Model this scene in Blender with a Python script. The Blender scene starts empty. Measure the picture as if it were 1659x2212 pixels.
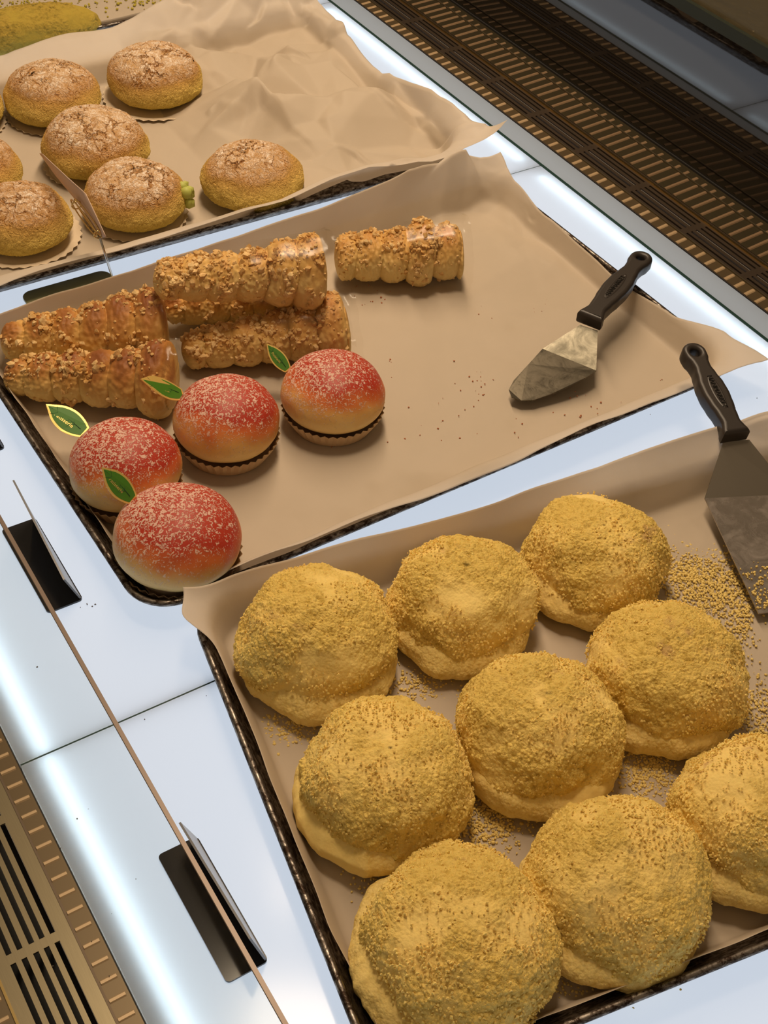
import bpy, bmesh, math, random
import numpy as np
from mathutils import Vector, Matrix, noise, geometry as mgeo

# ------------------------------------------------------------------ camera, world, lights, exposure
scn = bpy.context.scene
col = scn.collection
W, H, F = 1659.0, 2212.0, 2783.0
CAM_H = 0.72
def cam_axes(yaw, pitch, roll):
    cy, sy, cp, sp = math.cos(yaw), math.sin(yaw), math.cos(pitch), math.sin(pitch)
    fwd = Vector((cy*cp, sy*cp, -sp)); right = Vector((sy, -cy, 0)); up = right.cross(fwd)
    cr, sr = math.cos(roll), math.sin(roll)
    return right*cr + up*sr, up*cr - right*sr, fwd
CR, CU, CF = cam_axes(math.radians(145.25), math.radians(44.85), math.radians(4.254))
cam_data = bpy.data.cameras.new('camera')
cam = bpy.data.objects.new('camera', cam_data); col.objects.link(cam)
cam.matrix_world = Matrix(((CR.x, CU.x, -CF.x, 0), (CR.y, CU.y, -CF.y, 0), (CR.z, CU.z, -CF.z, CAM_H), (0, 0, 0, 1)))
cam_data.sensor_fit = 'HORIZONTAL'; cam_data.sensor_width = 36.0; cam_data.lens = F/W*36.0
cam_data.clip_start = 0.01
scn.camera = cam

world = bpy.data.worlds.new('room'); scn.world = world; world.use_nodes = True
bg = world.node_tree.nodes['Background']
bg.inputs[0].default_value = (1.0, 0.72, 0.46, 1); bg.inputs[1].default_value = 0.22

def area(name, loc, target, sx, sy, power, color):
    d = bpy.data.lights.new(name, 'AREA'); d.shape = 'RECTANGLE'; d.size = sx; d.size_y = sy
    d.energy = power; d.color = color
    o = bpy.data.objects.new(name, d); col.objects.link(o); o.location = loc
    v = Vector(target) - Vector(loc); o.rotation_euler = v.to_track_quat('-Z', 'Y').to_euler()
    return o
WARM = (1.0, 0.76, 0.52)
area('case_lamp', (-1.25, 0.72, 1.05), (-0.75, 0.46, 0), 0.12, 0.9, 9.2, WARM)
area('ceiling_lamp', (-0.9, 0.55, 1.9), (-0.75, 0.45, 0), 0.30, 0.30, 13.5, WARM)

scn.view_settings.view_transform = 'Standard'; scn.view_settings.look = 'None'
scn.view_settings.exposure = 0.0; scn.view_settings.gamma = 1.0
scn.view_settings.use_curve_mapping = False

def P(px, py, z=0.0):
    """point at height z that the photograph shows at pixel px, py"""
    d = CR*((px-W/2)/F) - CU*((py-H/2)/F) + CF
    t = (z-CAM_H)/d.z
    return Vector((d.x*t, d.y*t, z))

# ------------------------------------------------------------------ helpers
def link(name, me, mats, parent=None, kind=None):
    o = bpy.data.objects.new(name, me); col.objects.link(o)
    if not isinstance(mats, (list, tuple)): mats = [mats]
    for m in mats: me.materials.append(m)
    if parent: o.parent = parent
    if kind: o['kind'] = kind
    return o
def mesh_np(name, V, Fc, smooth=True):
    me = bpy.data.meshes.new(name); me.from_pydata([tuple(v) for v in V], [], [tuple(f) for f in Fc]); me.update()
    if smooth: me.polygons.foreach_set('use_smooth', [True]*len(me.polygons))
    return me
def tag(o, label=None, cat=None, group=None, kind=None):
    if label: o['label'] = label
    if cat: o['category'] = cat
    if group: o['group'] = group
    if kind: o['kind'] = kind
    return o
def empty(name, loc, rz=0.0):
    o = bpy.data.objects.new(name, None); col.objects.link(o); o.location = loc; o.rotation_euler = (0, 0, rz)
    o.empty_display_size = .02
    return o
class MB:
    def __init__(s): s.v = []; s.f = []
    def box(s, x0, x1, y0, y1, z0, z1, rz=0, c=None):
        n = len(s.v)
        pts = [(x, y, z) for z in (z0, z1) for y in (y0, y1) for x in (x0, x1)]
        if c is not None:
            ca, sa = math.cos(rz), math.sin(rz)
            pts = [(c[0]+x*ca-y*sa, c[1]+x*sa+y*ca, z) for x, y, z in pts]
        s.v += pts
        s.f += [tuple(n+i for i in q) for q in ((0, 2, 3, 1), (4, 5, 7, 6), (0, 1, 5, 4), (2, 6, 7, 3), (0, 4, 6, 2), (1, 3, 7, 5))]
        return s
    def blob(s, p, r, rnd, flat=1.0, jag=.2):
        n = len(s.v); sc = [r*rnd.uniform(.7, 1.25) for _ in range(3)]; a = rnd.uniform(0, 6.3); ca, sa = math.cos(a), math.sin(a)
        for q in ICO_V:
            j = rnd.uniform(1-jag, 1+jag)
            x, y, z = q[0]*sc[0]*j, q[1]*sc[1]*j, q[2]*sc[2]*flat*j
            s.v.append((p[0]+x*ca-y*sa, p[1]+x*sa+y*ca, p[2]+z))
        s.f += [(a_+n, b_+n, c_+n) for a_, b_, c_ in ICO_F]
        return s
    def tube(s, pts, r, seg=10):
        n0 = len(s.v); pts = [Vector(p) for p in pts]
        for i, p in enumerate(pts):
            t = (pts[min(i+1, len(pts)-1)] - pts[max(i-1, 0)]).normalized()
            a = t.orthogonal().normalized() if i == 0 else (a - t*a.dot(t)).normalized()
            b = t.cross(a); rr = r[i] if isinstance(r, (list, tuple)) else r
            for k in range(seg):
                w = 2*math.pi*k/seg; s.v.append(tuple(p + a*(rr*math.cos(w)) + b*(rr*math.sin(w))))
        for i in range(len(pts)-1):
            for k in range(seg):
                a0 = n0+i*seg+k; a1 = n0+i*seg+(k+1) % seg
                s.f.append((a0, a1, a1+seg, a0+seg))
        s.f.append(tuple(n0+k for k in range(seg))[::-1]); s.f.append(tuple(n0+(len(pts)-1)*seg+k for k in range(seg)))
        return s
    def build(s, name, mat, parent=None, smooth=False, kind=None):
        return link(name, mesh_np(name, s.v, s.f, smooth), mat, parent, kind)
_b = bmesh.new(); bmesh.ops.create_icosphere(_b, subdivisions=1, radius=1); _b.verts.ensure_lookup_table()
ICO_V = [tuple(v.co) for v in _b.verts]; ICO_F = [tuple(v.index for v in f.verts) for f in _b.faces]; _b.free()

def bevel(o, w, seg=3):
    m = o.modifiers.new('bevel', 'BEVEL'); m.width = w; m.segments = seg; m.limit_method = 'ANGLE'; m.angle_limit = .6
    return o

# --- material builder
class Mat:
    def __init__(s, name, color=(.8, .8, .8), rough=.5, metal=0.0, spec=.5):
        s.m = bpy.data.materials.new(name); s.m.use_nodes = True; s.t = s.m.node_tree
        s.b = s.t.nodes['Principled BSDF']; s.out = s.t.nodes['Material Output']
        s.b.inputs['Base Color'].default_value = (*color, 1); s.b.inputs['Roughness'].default_value = rough
        s.b.inputs['Metallic'].default_value = metal; s.b.inputs['Specular IOR Level'].default_value = spec
    def n(s, typ, **kw):
        nd = s.t.nodes.new(typ)
        for k, v in kw.items():
            if k.startswith('_'): nd.inputs[k[1:].replace('_', ' ')].default_value = v
            else: setattr(nd, k, v)
        return nd
    def l(s, a, b): s.t.links.new(a, b)
    def coord(s, what='Object', scale=None):
        tc = s.n('ShaderNodeTexCoord')
        if scale is None: return tc.outputs[what]
        mp = s.n('ShaderNodeMapping'); mp.inputs['Scale'].default_value = scale; s.l(tc.outputs[what], mp.inputs[0]); return mp.outputs[0]
    def noise(s, vec, scale, detail=3, rough=.5, dist=0.0):
        nd = s.n('ShaderNodeTexNoise'); nd.inputs['Scale'].default_value = scale; nd.inputs['Detail'].default_value = detail
        nd.inputs['Roughness'].default_value = rough; nd.inputs['Distortion'].default_value = dist; s.l(vec, nd.inputs['Vector']); return nd.outputs[0]
    def voro(s, vec, scale, feature='F1', out=0):
        nd = s.n('ShaderNodeTexVoronoi', feature=feature); nd.inputs['Scale'].default_value = scale; s.l(vec, nd.inputs['Vector']); return nd.outputs[out]
    def ramp(s, fac, stops):
        nd = s.n('ShaderNodeValToRGB'); el = nd.color_ramp.elements
        while len(el) < len(stops): el.new(.5)
        for e, (p, c) in zip(el, stops):
            e.position = p; e.color = (*c, 1) if len(c) == 3 else c
        s.l(fac, nd.inputs[0]); return nd.outputs[0]
    def math(s, op, a, b=None, clamp=False):
        nd = s.n('ShaderNodeMath', operation=op, use_clamp=clamp)
        for i, v in enumerate((a, b)):
            if v is None: continue
            if isinstance(v, (int, float)): nd.inputs[i].default_value = v
            else: s.l(v, nd.inputs[i])
        return nd.outputs[0]
    def mix(s, fac, a, b):
        nd = s.n('ShaderNodeMix', data_type='RGBA')
        for i, v in ((0, fac), (6, a), (7, b)):
            if isinstance(v, (int, float)): nd.inputs[i].default_value = v
            elif isinstance(v, tuple): nd.inputs[i].default_value = (*v, 1)
            else: s.l(v, nd.inputs[i])
        return nd.outputs[2]
    def base(s, c): s.l(c, s.b.inputs['Base Color']); return s
    def bump(s, h, strength=.3, dist=.001):
        nd = s.n('ShaderNodeBump'); nd.inputs['Strength'].default_value = strength; nd.inputs['Distance'].default_value = dist
        s.l(h, nd.inputs['Height']); s.l(nd.outputs[0], s.b.inputs['Normal']); return s
    def disp(s, h, scale, mid=.5):
        nd = s.n('ShaderNodeDisplacement'); nd.inputs['Scale'].default_value = scale; nd.inputs['Midlevel'].default_value = mid
        s.l(h, nd.inputs['Height']); s.l(nd.outputs[0], s.out.inputs['Displacement']); s.m.displacement_method = 'BOTH'; return s

def split(M, vec):
    nd = M.n('ShaderNodeSeparateXYZ'); M.l(vec, nd.inputs[0]); return nd.outputs

# --- plain materials
def mk_paper():
    M = Mat('parchment_paper', (.78, .69, .56), .55, spec=.3)
    v = M.coord('Object')
    c = M.mix(M.noise(v, 18, 4), (.80, .70, .57), (.74, .64, .50))
    st = M.ramp(M.noise(v, 9, 3, .6), [(.60, (0, 0, 0)), (.72, (1, 1, 1))])
    c = M.mix(M.math('MULTIPLY', st, .22), c, (.50, .40, .26))
    M.base(c)
    M.bump(M.noise(v, 60, 4), .25, .002)
    tr = M.n('ShaderNodeBsdfTranslucent'); tr.inputs[0].default_value = (.86, .80, .72, 1)
    mx = M.n('ShaderNodeMixShader'); mx.inputs[0].default_value = .46
    M.l(M.b.outputs[0], mx.inputs[1]); M.l(tr.outputs[0], mx.inputs[2]); M.l(mx.outputs[0], M.out.inputs[0])
    return M.m
PAPER = mk_paper()
def mk_traymetal():
    M = Mat('sheet_tray_metal', (.32, .28, .24), .38, 1.0)
    v = M.coord('Object')
    n1 = M.ramp(M.noise(M.coord('Object', (1, 1, 4)), 120, 6, .75, .5), [(.38, (0, 0, 0)), (.56, (1, 1, 1))])
    M.base(M.mix(n1, (.30, .27, .235), (.035, .022, .015)))
    M.l(M.math('ADD', M.math('MULTIPLY', n1, .25), .30), M.b.inputs['Roughness'])
    M.bump(M.noise(v, 300, 4), .2, .0005)
    return M.m
TRAYM = mk_traymetal()
def mk_panel(nm='opal_light_panel', fac=.72, bc=(.62, .66, .72), tcol=(.86, .93, 1.0)):
    M = Mat(nm, bc, .12, spec=.5)
    tr = M.n('ShaderNodeBsdfTranslucent'); tr.inputs[0].default_value = (*tcol, 1)
    mx = M.n('ShaderNodeMixShader'); mx.inputs[0].default_value = fac
    M.l(M.b.outputs[0], mx.inputs[1]); M.l(tr.outputs[0], mx.inputs[2]); M.l(mx.outputs[0], M.out.inputs[0])
    return M.m
PANEL = mk_panel(); PANELG = mk_panel('grey_bevel_glass', .50, (.40, .45, .50), (.70, .80, .88))
def mk_emit(name, c, s):
    m = bpy.data.materials.new(name); m.use_nodes = True; t = m.node_tree; t.nodes.remove(t.nodes['Principled BSDF'])
    e = t.nodes.new('ShaderNodeEmission'); e.inputs[0].default_value = (*c, 1); e.inputs[1].default_value = s
    t.links.new(e.outputs[0], t.nodes['Material Output'].inputs[0]); return m
LED = mk_emit('led_tube', (.80, .93, 1.0), 5.5)
LEDBACK = mk_emit('led_sheet', (.90, .93, 1.0), 1.0)
DARKM = Mat('dark_gap', (.012, .011, .010), .6).m
GREENEDGE = Mat('dark_green_glass_edge', (.02, .05, .045), .15, spec=.8).m
GREY = Mat('grey_edge_glass', (.42, .47, .50), .12, spec=.6).m
def mk_bronze(name, c, rough=.35):
    M = Mat(name, c, rough, .85)
    v = M.coord('Object', (2, 60, 60)); M.base(M.mix(M.noise(v, 30, 4), c, tuple(x*.75 for x in c))); return M.m
BRONZE = mk_bronze('brushed_bronze_steel', (.24, .20, .125), .33)
BRONZE_D = mk_bronze('dark_bronze_steel', (.12, .088, .062), .45)
STREAK = Mat('pale_light_streak', (.46, .325, .185), .4, .25).m  # streaks of light on the vent strips, put into a base colour
STREAK_D = Mat('olive_light_streak', (.24, .155, .085), .45, .3).m  # dimmer light stripes on the louvre, given as base colour
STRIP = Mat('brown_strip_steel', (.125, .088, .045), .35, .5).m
BRASS = Mat('polished_brass', (.85, .62, .25), .18, 1.0).m
STEEL = Mat('polished_steel', (.62, .60, .56), .16, 1.0).m
def mk_blade(nm='scratched_steel_blade', ca=(.56, .52, .48), cb=(.34, .29, .25), r0=.16):
    M = Mat(nm, ca, .2, 1.0)
    v = M.coord('Object', (1, 1, 1)); n1 = M.noise(v, 55, 6, .7, .6); sc = M.noise(M.coord('Object', (60, 900, 60)), 1.2, 5, .8)
    M.l(M.math('ADD', M.math('MULTIPLY', M.ramp(n1, [(.35, (0,)*3), (.7, (.25,)*3)]), 1.0), r0), M.b.inputs['Roughness'])
    M.base(M.mix(M.math('ADD', M.math('MULTIPLY', n1, .6), M.math('MULTIPLY', sc, .4)), ca, cb)); M.bump(n1, .12, .001); return M.m
BLADE = mk_blade()
BLADED = mk_blade('dark_reflecting_blade', (.13, .115, .085), (.07, .06, .045), .22)
BLADEN = mk_blade('olive_steel_neck', (.22, .205, .16), (.13, .12, .09), .40)
BLACKP = Mat('black_plastic', (.028, .022, .018), .42).m
BLACKT = Mat('black_plastic_letters', (.008, .007, .006), .3).m
BLACKA = Mat('black_acrylic', (.012, .012, .014), .12).m
GREYA = Mat('grey_reflection_acrylic', (.16, .165, .175), .25).m  # grey reflection on the black acrylic, put into the base colour
OLIVE = Mat('olive_stand_plate', (.25, .25, .13), .3, .0).m
CARD = Mat('tan_card', (.62, .44, .33), .6).m
CUP = Mat('brown_baking_cup', (.55, .39, .23), .75).m
CUPD = Mat('brown_cup_print', (.20, .12, .06), .8).m
LEAF = Mat('green_leaf_card', (.055, .20, .012), .55).m
LEAFD = Mat('dark_green_vein', (.01, .07, .02), .5).m
GOLD = Mat('gold_foil', (.90, .66, .20), .42, .55).m

# ------------------------------------------------------------------ the light table (structure)
PY0, PY1 = 0.0820, 0.8469
SEAMS = [-2.351, -1.8910, -1.4310, -0.9703, -0.5105, -0.0505, 0.41]
for i in range(len(SEAMS)-1):
    x0, x1 = SEAMS[i]+.0008, SEAMS[i+1]-.0008
    mb = MB(); n = 0
    zt, zb = 0.0, -.006
    mb.v = [(x0, PY0, zt), (x1, PY0, zt), (x1, PY1, zt), (x0, PY1, zt), (x0, PY0, zb), (x1, PY0, zb), (x1, PY1, zb), (x0, PY1, zb)]
    mb.f = [(0, 1, 2, 3), (0, 4, 5, 1), (1, 5, 6, 2), (2, 6, 7, 3), (3, 7, 4, 0)]
    o = mb.build('light_panel', PANEL)
    tag(o, kind='structure')
# seams between the panels (green glass edges) and their undertray
mb = MB()
for x in SEAMS[1:-1]: mb.box(x-.0007, x+.0007, PY0, PY1, -.006, -.0004)
tag(mb.build('trim_1', GREENEDGE), kind='structure')
mb = MB().box(SEAMS[0], SEAMS[-1], PY0+.0185, .8725, -.0325, -.0322)
tag(mb.build('light_box_sheet', LEDBACK), kind='structure')
mb = MB(); mb.tube([(SEAMS[0], .0985, -.0080), (SEAMS[-1], .0985, -.0080)], .0022)
tag(mb.build('light_box_tube', LED), kind='structure')
mb = MB()
for i in range(len(SEAMS)-1):
    mb.tube([(SEAMS[i]+.018, PY1-.012, -.0070), (SEAMS[i+1]-.018, PY1-.012, -.0070)], .0017)
tag(mb.build('light_box_tube', LED), kind='structure')
mb = MB().box(SEAMS[0], SEAMS[-1], PY0-.0004, PY0+.0135, -.032, -.0062)  # unseen dark wall added so the panel light falls off at this edge
mb.box(SEAMS[0], SEAMS[-1], PY0, PY1, -.036, -.0325)
tag(mb.build('light_box_baffle', Mat('dark_baffle', (.10, .09, .075), .6).m), kind='structure')
# right hand edge: dark green line, grey glass bevel
tag(MB().box(SEAMS[0], SEAMS[-1], PY1, PY1+.0035, -.03, .0006).build('trim_2', GREENEDGE), kind='structure')
mb = MB(); n = 0
x0, x1 = SEAMS[0], SEAMS[-1]
mb.v = [(x0, .8505, .0002), (x1, .8505, .0002), (x1, .8735, .004), (x0, .8735, .004), (x0, .8505, -.02), (x1, .8505, -.02), (x1, .8735, -.02), (x0, .8735, -.02)]
mb.f = [(0, 1, 2, 3), (0, 4, 5, 1), (2, 6, 7, 3)]
tag(mb.build('trim_3', PANELG), kind='structure')

# ------------------------------------------------------------------ ventilation grilles
def grille(name, y_in, sgn, z, slots, slot_w, y_out, gx0, groups, pitch, mat, parent, gap=.0075):
    """flat plate with rows of long slots; slots = y of the slot centres"""
    mb = MB(); xs0, xs1 = SEAMS[0], SEAMS[-1]
    edges = sorted([y_in, y_out]); ys = sorted(slots)
    cur = edges[0]
    for y in ys:
        mb.box(xs0, xs1, cur, y-slot_w/2, z-.0015, z); cur = y+slot_w/2
    mb.box(xs0, xs1, cur, edges[1], z-.0015, z)
    k = gx0
    while k > xs0: k -= pitch
    while k < xs1:
        for y in ys: mb.box(k-gap/2, k+gap/2, y-slot_w/2-.0001, y+slot_w/2+.0001, z-.0015, z-.00002)
        k += pitch
    o = mb.build(name, mat, parent); return o
def streaks(name, y0, y1, z, pitch, w, xref, mat, parent, h=.0008, skew=0.0):  # raised bars shaped to stand for streaks of light
    mb = MB(); x = xref
    while x > SEAMS[0]: x -= pitch
    while x < SEAMS[-1]-pitch:
        n = len(mb.v); x += pitch
        a, b = x, x+skew
        mb.v += [(a-w/2, y0, z), (a+w/2, y0, z), (b+w/2, y1, z), (b-w/2, y1, z)]
        mb.v += [(a-w/4, y0, z+h), (a+w/4, y0, z+h), (b+w/4, y1, z+h), (b-w/4, y1, z+h)]
        mb.f += [tuple(n+i for i in q) for q in ((4, 5, 6, 7), (0, 1, 5, 4), (1, 2, 6, 5), (2, 3, 7, 6), (3, 0, 4, 7))]
    return mb.build(name, mat, parent)
X0, X1 = SEAMS[0], SEAMS[-1]
# front grille (lower left of the picture)
g = empty('air_grille', (0, 0, 0)); tag(g, 'bronze slotted air grille with painted light ribs along the near left glass', 'air grille')
MB().box(X0, X1, .0680, .0805, -.006, -.0004).build('ledge_strip', STRIP, g)
streaks('light_streak', .0686, .0784, -.0005, .01250, .0036, -.3854, STREAK, g)
MB().box(X0, X1, .0668, .0682, -.006, .0004).build('edge_line', BRONZE_D, g)
grille('slotted_plate', .0668, 1, 0.0, [.0567, .0501, .0437, .0366, .0300], .0033, .0205, -.3872, 0, .0905, BRONZE, g, .0065)
MB().box(X0, X1, .0205, .0590, -.016, -.012).build('duct_floor', DARKM, g)
MB().box(X0, X1, .0190, .0205, -.006, .0006).build('edge_line', BRASS, g)
MB().box(X0, X1, -.020, .0190, -.006, -.0004).build('ledge_strip', STRIP, g)
streaks('light_streak', -.012, .0170, -.0005, .01250, .0036, -.3804, STREAK, g)
# rear grille
g = empty('air_grille', (0, 0, 0)); tag(g, 'dark slotted air grille running along the far edge before the dark glass', 'air grille')
ZR = .005
MB().box(X0, X1, .8735, .8905, -.006, ZR-.0002).build('ledge_strip', STRIP, g)
streaks('light_streak', .8752, .8890, ZR-.0003, .01445, .0050, -.8639, STREAK, g, skew=-.0015)
MB().box(X0, X1, .8735, .8748, -.006, ZR+.0006).build('edge_line', BRONZE_D, g)
MB().box(X0, X1, .8905, .8920, -.006, ZR+.0010).build('edge_line', BRONZE, g)
grille('slotted_plate', .8920, 1, ZR, [.8972, .9036, .9100, .9164, .9228], .0024, .9262, -.8800, 0, .0900, BRONZE_D, g, .0085)
MB().box(X0, X1, .8920, .9262, -.014, -.010).build('duct_floor', DARKM, g)
MB().box(X0, X1, .9262, .9282, -.006, ZR+.0022).build('bright_edge', BRASS, g)
MB().box(X0, X1, .9282, .9340, -.006, ZR-.001).build('edge_line', BRONZE_D, g)
MB().box(X0, X1, .9340, .9870, -.006, ZR-.0004).build('louvre_sheet', mk_bronze('olive_bronze', (.10, .08, .042), .45), g)
streaks('louvre_light_streak', .9345, .9700, ZR-.0005, .01445, .0050, -.8639, STREAK_D, g, .0010, skew=-.003)  # stripes of light on the louvre, modelled as raised bars
streaks('louvre_light_streak', .9728, .9820, ZR-.0005, .01445, .0046, -.8639, STREAK_D, g, .0006, skew=-.001)
MB().box(X0, X1, .9706, .9722, -.006, ZR+.0012).build('edge_line', BRONZE, g)
# dark mirror glass wall at the back, its green rail and the panel above
M = Mat('dark_mirror_glass', (.012, .010, .008), .03); M.b.inputs['IOR'].default_value = 1.5
M.b.inputs['Specular IOR Level'].default_value = .5
lw = M.n('ShaderNodeBsdfGlossy'); lw.inputs[0].default_value = (.62, .58, .54, 1); lw.inputs[1].default_value = .02
mx = M.n('ShaderNodeMixShader'); mx.inputs[0].default_value = .07
M.l(M.b.outputs[0], mx.inputs[1]); M.l(lw.outputs[0], mx.inputs[2]); M.l(mx.outputs[0], M.out.inputs[0])
tag(MB().box(X0, X1, .989, .997, .006, .1577).build('wall_back', M.m), kind='structure')
tag(MB().box(X0, X1, .9872, .9960, -.006, .0066).build('baseboard_back', DARKM), kind='structure')
tag(MB().box(X0, X1, .985, .997, .1577, .170).build('trim_4', Mat('dark_green_rail', (.006, .011, .003), .6).m), kind='structure')
M = Mat('olive_gold_sheet', (.10, .075, .030), .6, .0)
v = M.coord('Object', (1, 1, 3)); sp = M.ramp(M.noise(v, 90, 5, .7), [(.66, (0, 0, 0)), (.74, (1, 1, 1))])
M.base(M.mix(sp, (.085, .068, .030), (.45, .36, .18))); M.bump(M.noise(v, 60, 3), .3, .002)
tag(MB().box(X0, X1, .990, .997, .170, .60).build('wall_back_upper', M.m), kind='structure')

# ------------------------------------------------------------------ near glass pane
def mk_glass(name, tint, gl):
    m = bpy.data.materials.new(name); m.use_nodes = True; t = m.node_tree; t.nodes.remove(t.nodes['Principled BSDF'])
    a = t.nodes.new('ShaderNodeBsdfTransparent'); a.inputs[0].default_value = (*tint, 1)
    b = t.nodes.new('ShaderNodeBsdfGlossy'); b.inputs[0].default_value = (1, 1, 1, 1); b.inputs[1].default_value = .03
    x = t.nodes.new('ShaderNodeMixShader'); x.inputs[0].default_value = gl
    t.links.new(a.outputs[0], x.inputs[1]); t.links.new(b.outputs[0], x.inputs[2]); t.links.new(x.outputs[0], t.nodes['Material Output'].inputs[0])
    return m
gp = empty('glass_pane', (-.6, .0815, 0)); tag(gp, 'clear upright glass pane with a thin brown top edge, left foreground', 'glass pane')
GZ = .3235
MB().box(-1.75, 1.0, -.0007, .0007, .0005, GZ).build('pane', mk_glass('clear_glass', (.965, .978, .972), .022), gp)
MB().box(-1.75, 1.0, -.0008, .0008, GZ, GZ+.0014).build('top_edge', Mat('brown_glass_edge', (.20, .145, .11), .35, .2).m, gp)

# ------------------------------------------------------------------ sheet trays and their papers
def rrect(hx, hy, r, seg=10):
    pts = []
    for cx, cy, a0 in ((hx-r, hy-r, 0), (-(hx-r), hy-r, 90), (-(hx-r), -(hy-r), 180), (hx-r, -(hy-r), 270)):
        for k in range(seg+1):
            a = math.radians(a0+90*k/seg); pts.append((cx+r*math.cos(a), cy+r*math.sin(a)))
    return pts
def make_tray(c, rz, hx, hy, label, R=.034):
    V = []; Fc = []
    prof = [(.060, .0022), (.024, .0022), (.019, .0035), (.0060, .0195)]
    for k in range(9):
        a = math.pi*k/8 * 1.25 - .1
        prof.append((.0030+.0026*math.cos(a), .0205+.0024*math.sin(a)))
    prof += [(.0070, .0165), (.0205, .0022), (.026, .0006), (.060, .0006)]
    loops = [rrect(hx-i, hy-i, max(R-i, .004)) for i, z in prof]; n = len(loops[0])
    for (i, z), lp in zip(prof, loops): V += [(x, y, z) for x, y in lp]
    for j in range(len(prof)-1):
        for k in range(n):
            a, b = j*n+k, j*n+(k+1) % n; Fc.append((a, b, b+n, a+n))
    Fc.append(tuple(range(n))); Fc.append(tuple((len(prof)-1)*n+k for k in range(n))[::-1])
    o = link('sheet_tray', mesh_np('sheet_tray', V, Fc), TRAYM)
    o.location = (*c, .0002); o.rotation_euler = (0, 0, rz)
    return tag(o, label, 'baking tray')
def lerp1(t, arr):
    """arr: values at equally spaced t in [-1,1]"""
    x = (t+1)/2*(len(arr)-1); i = min(int(x), len(arr)-2); f = x-i; f = f*f*(3-2*f); return arr[i]*(1-f)+arr[i+1]*f
def crumple(p, sc):
    s = 0; a = 1
    for o in range(3):
        q = Vector(p)*sc; s += a*(1-2*abs(noise.noise(q))); sc *= 1.9; a *= .5
    return s/1.75
def facets(nx, ny, hx, hy, seed, n):
    """folded sheet: random heights joined by flat facets, sampled on the paper's grid"""
    rnd = random.Random(seed); ex, ey = hx*1.5, hy*1.5
    pts = [(-ex, -ey), (ex, -ey), (ex, ey), (-ex, ey)]+[(rnd.uniform(-hx*1.2, hx*1.2), rnd.uniform(-hy*1.2, hy*1.2)) for _ in range(n)]
    hs = [0, 0, 0, 0]+[rnd.random()**1.5 for _ in range(n)]
    vs, es, fs, ov, oe, of = mgeo.delaunay_2d_cdt([Vector(p) for p in pts], [], [], 0, 1e-7)
    hs = [hs[o[0]] if o else 0 for o in ov]
    X, Y = np.meshgrid(np.linspace(-hx*1.1, hx*1.1, nx+1), np.linspace(-hy*1.1, hy*1.1, ny+1)); Z = np.zeros_like(X)
    for t in fs:
        (x0, y0), (x1, y1), (x2, y2) = [(vs[k].x, vs[k].y) for k in t]
        dd = (y1-y2)*(x0-x2)+(x2-x1)*(y0-y2)
        if abs(dd) < 1e-12: continue
        a = ((y1-y2)*(X-x2)+(x2-x1)*(Y-y2))/dd; b = ((y2-y0)*(X-x2)+(x0-x2)*(Y-y2))/dd; c = 1-a-b
        m = (a >= -1e-6) & (b >= -1e-6) & (c >= -1e-6)
        Z[m] = (a*hs[t[0]]+b*hs[t[1]]+c*hs[t[2]])[m]
    for _ in range(1): Z[1:-1, 1:-1] = (Z[1:-1, 1:-1]*2+Z[:-2, 1:-1]+Z[2:, 1:-1]+Z[1:-1, :-2]+Z[1:-1, 2:])/6
    return Z
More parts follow.
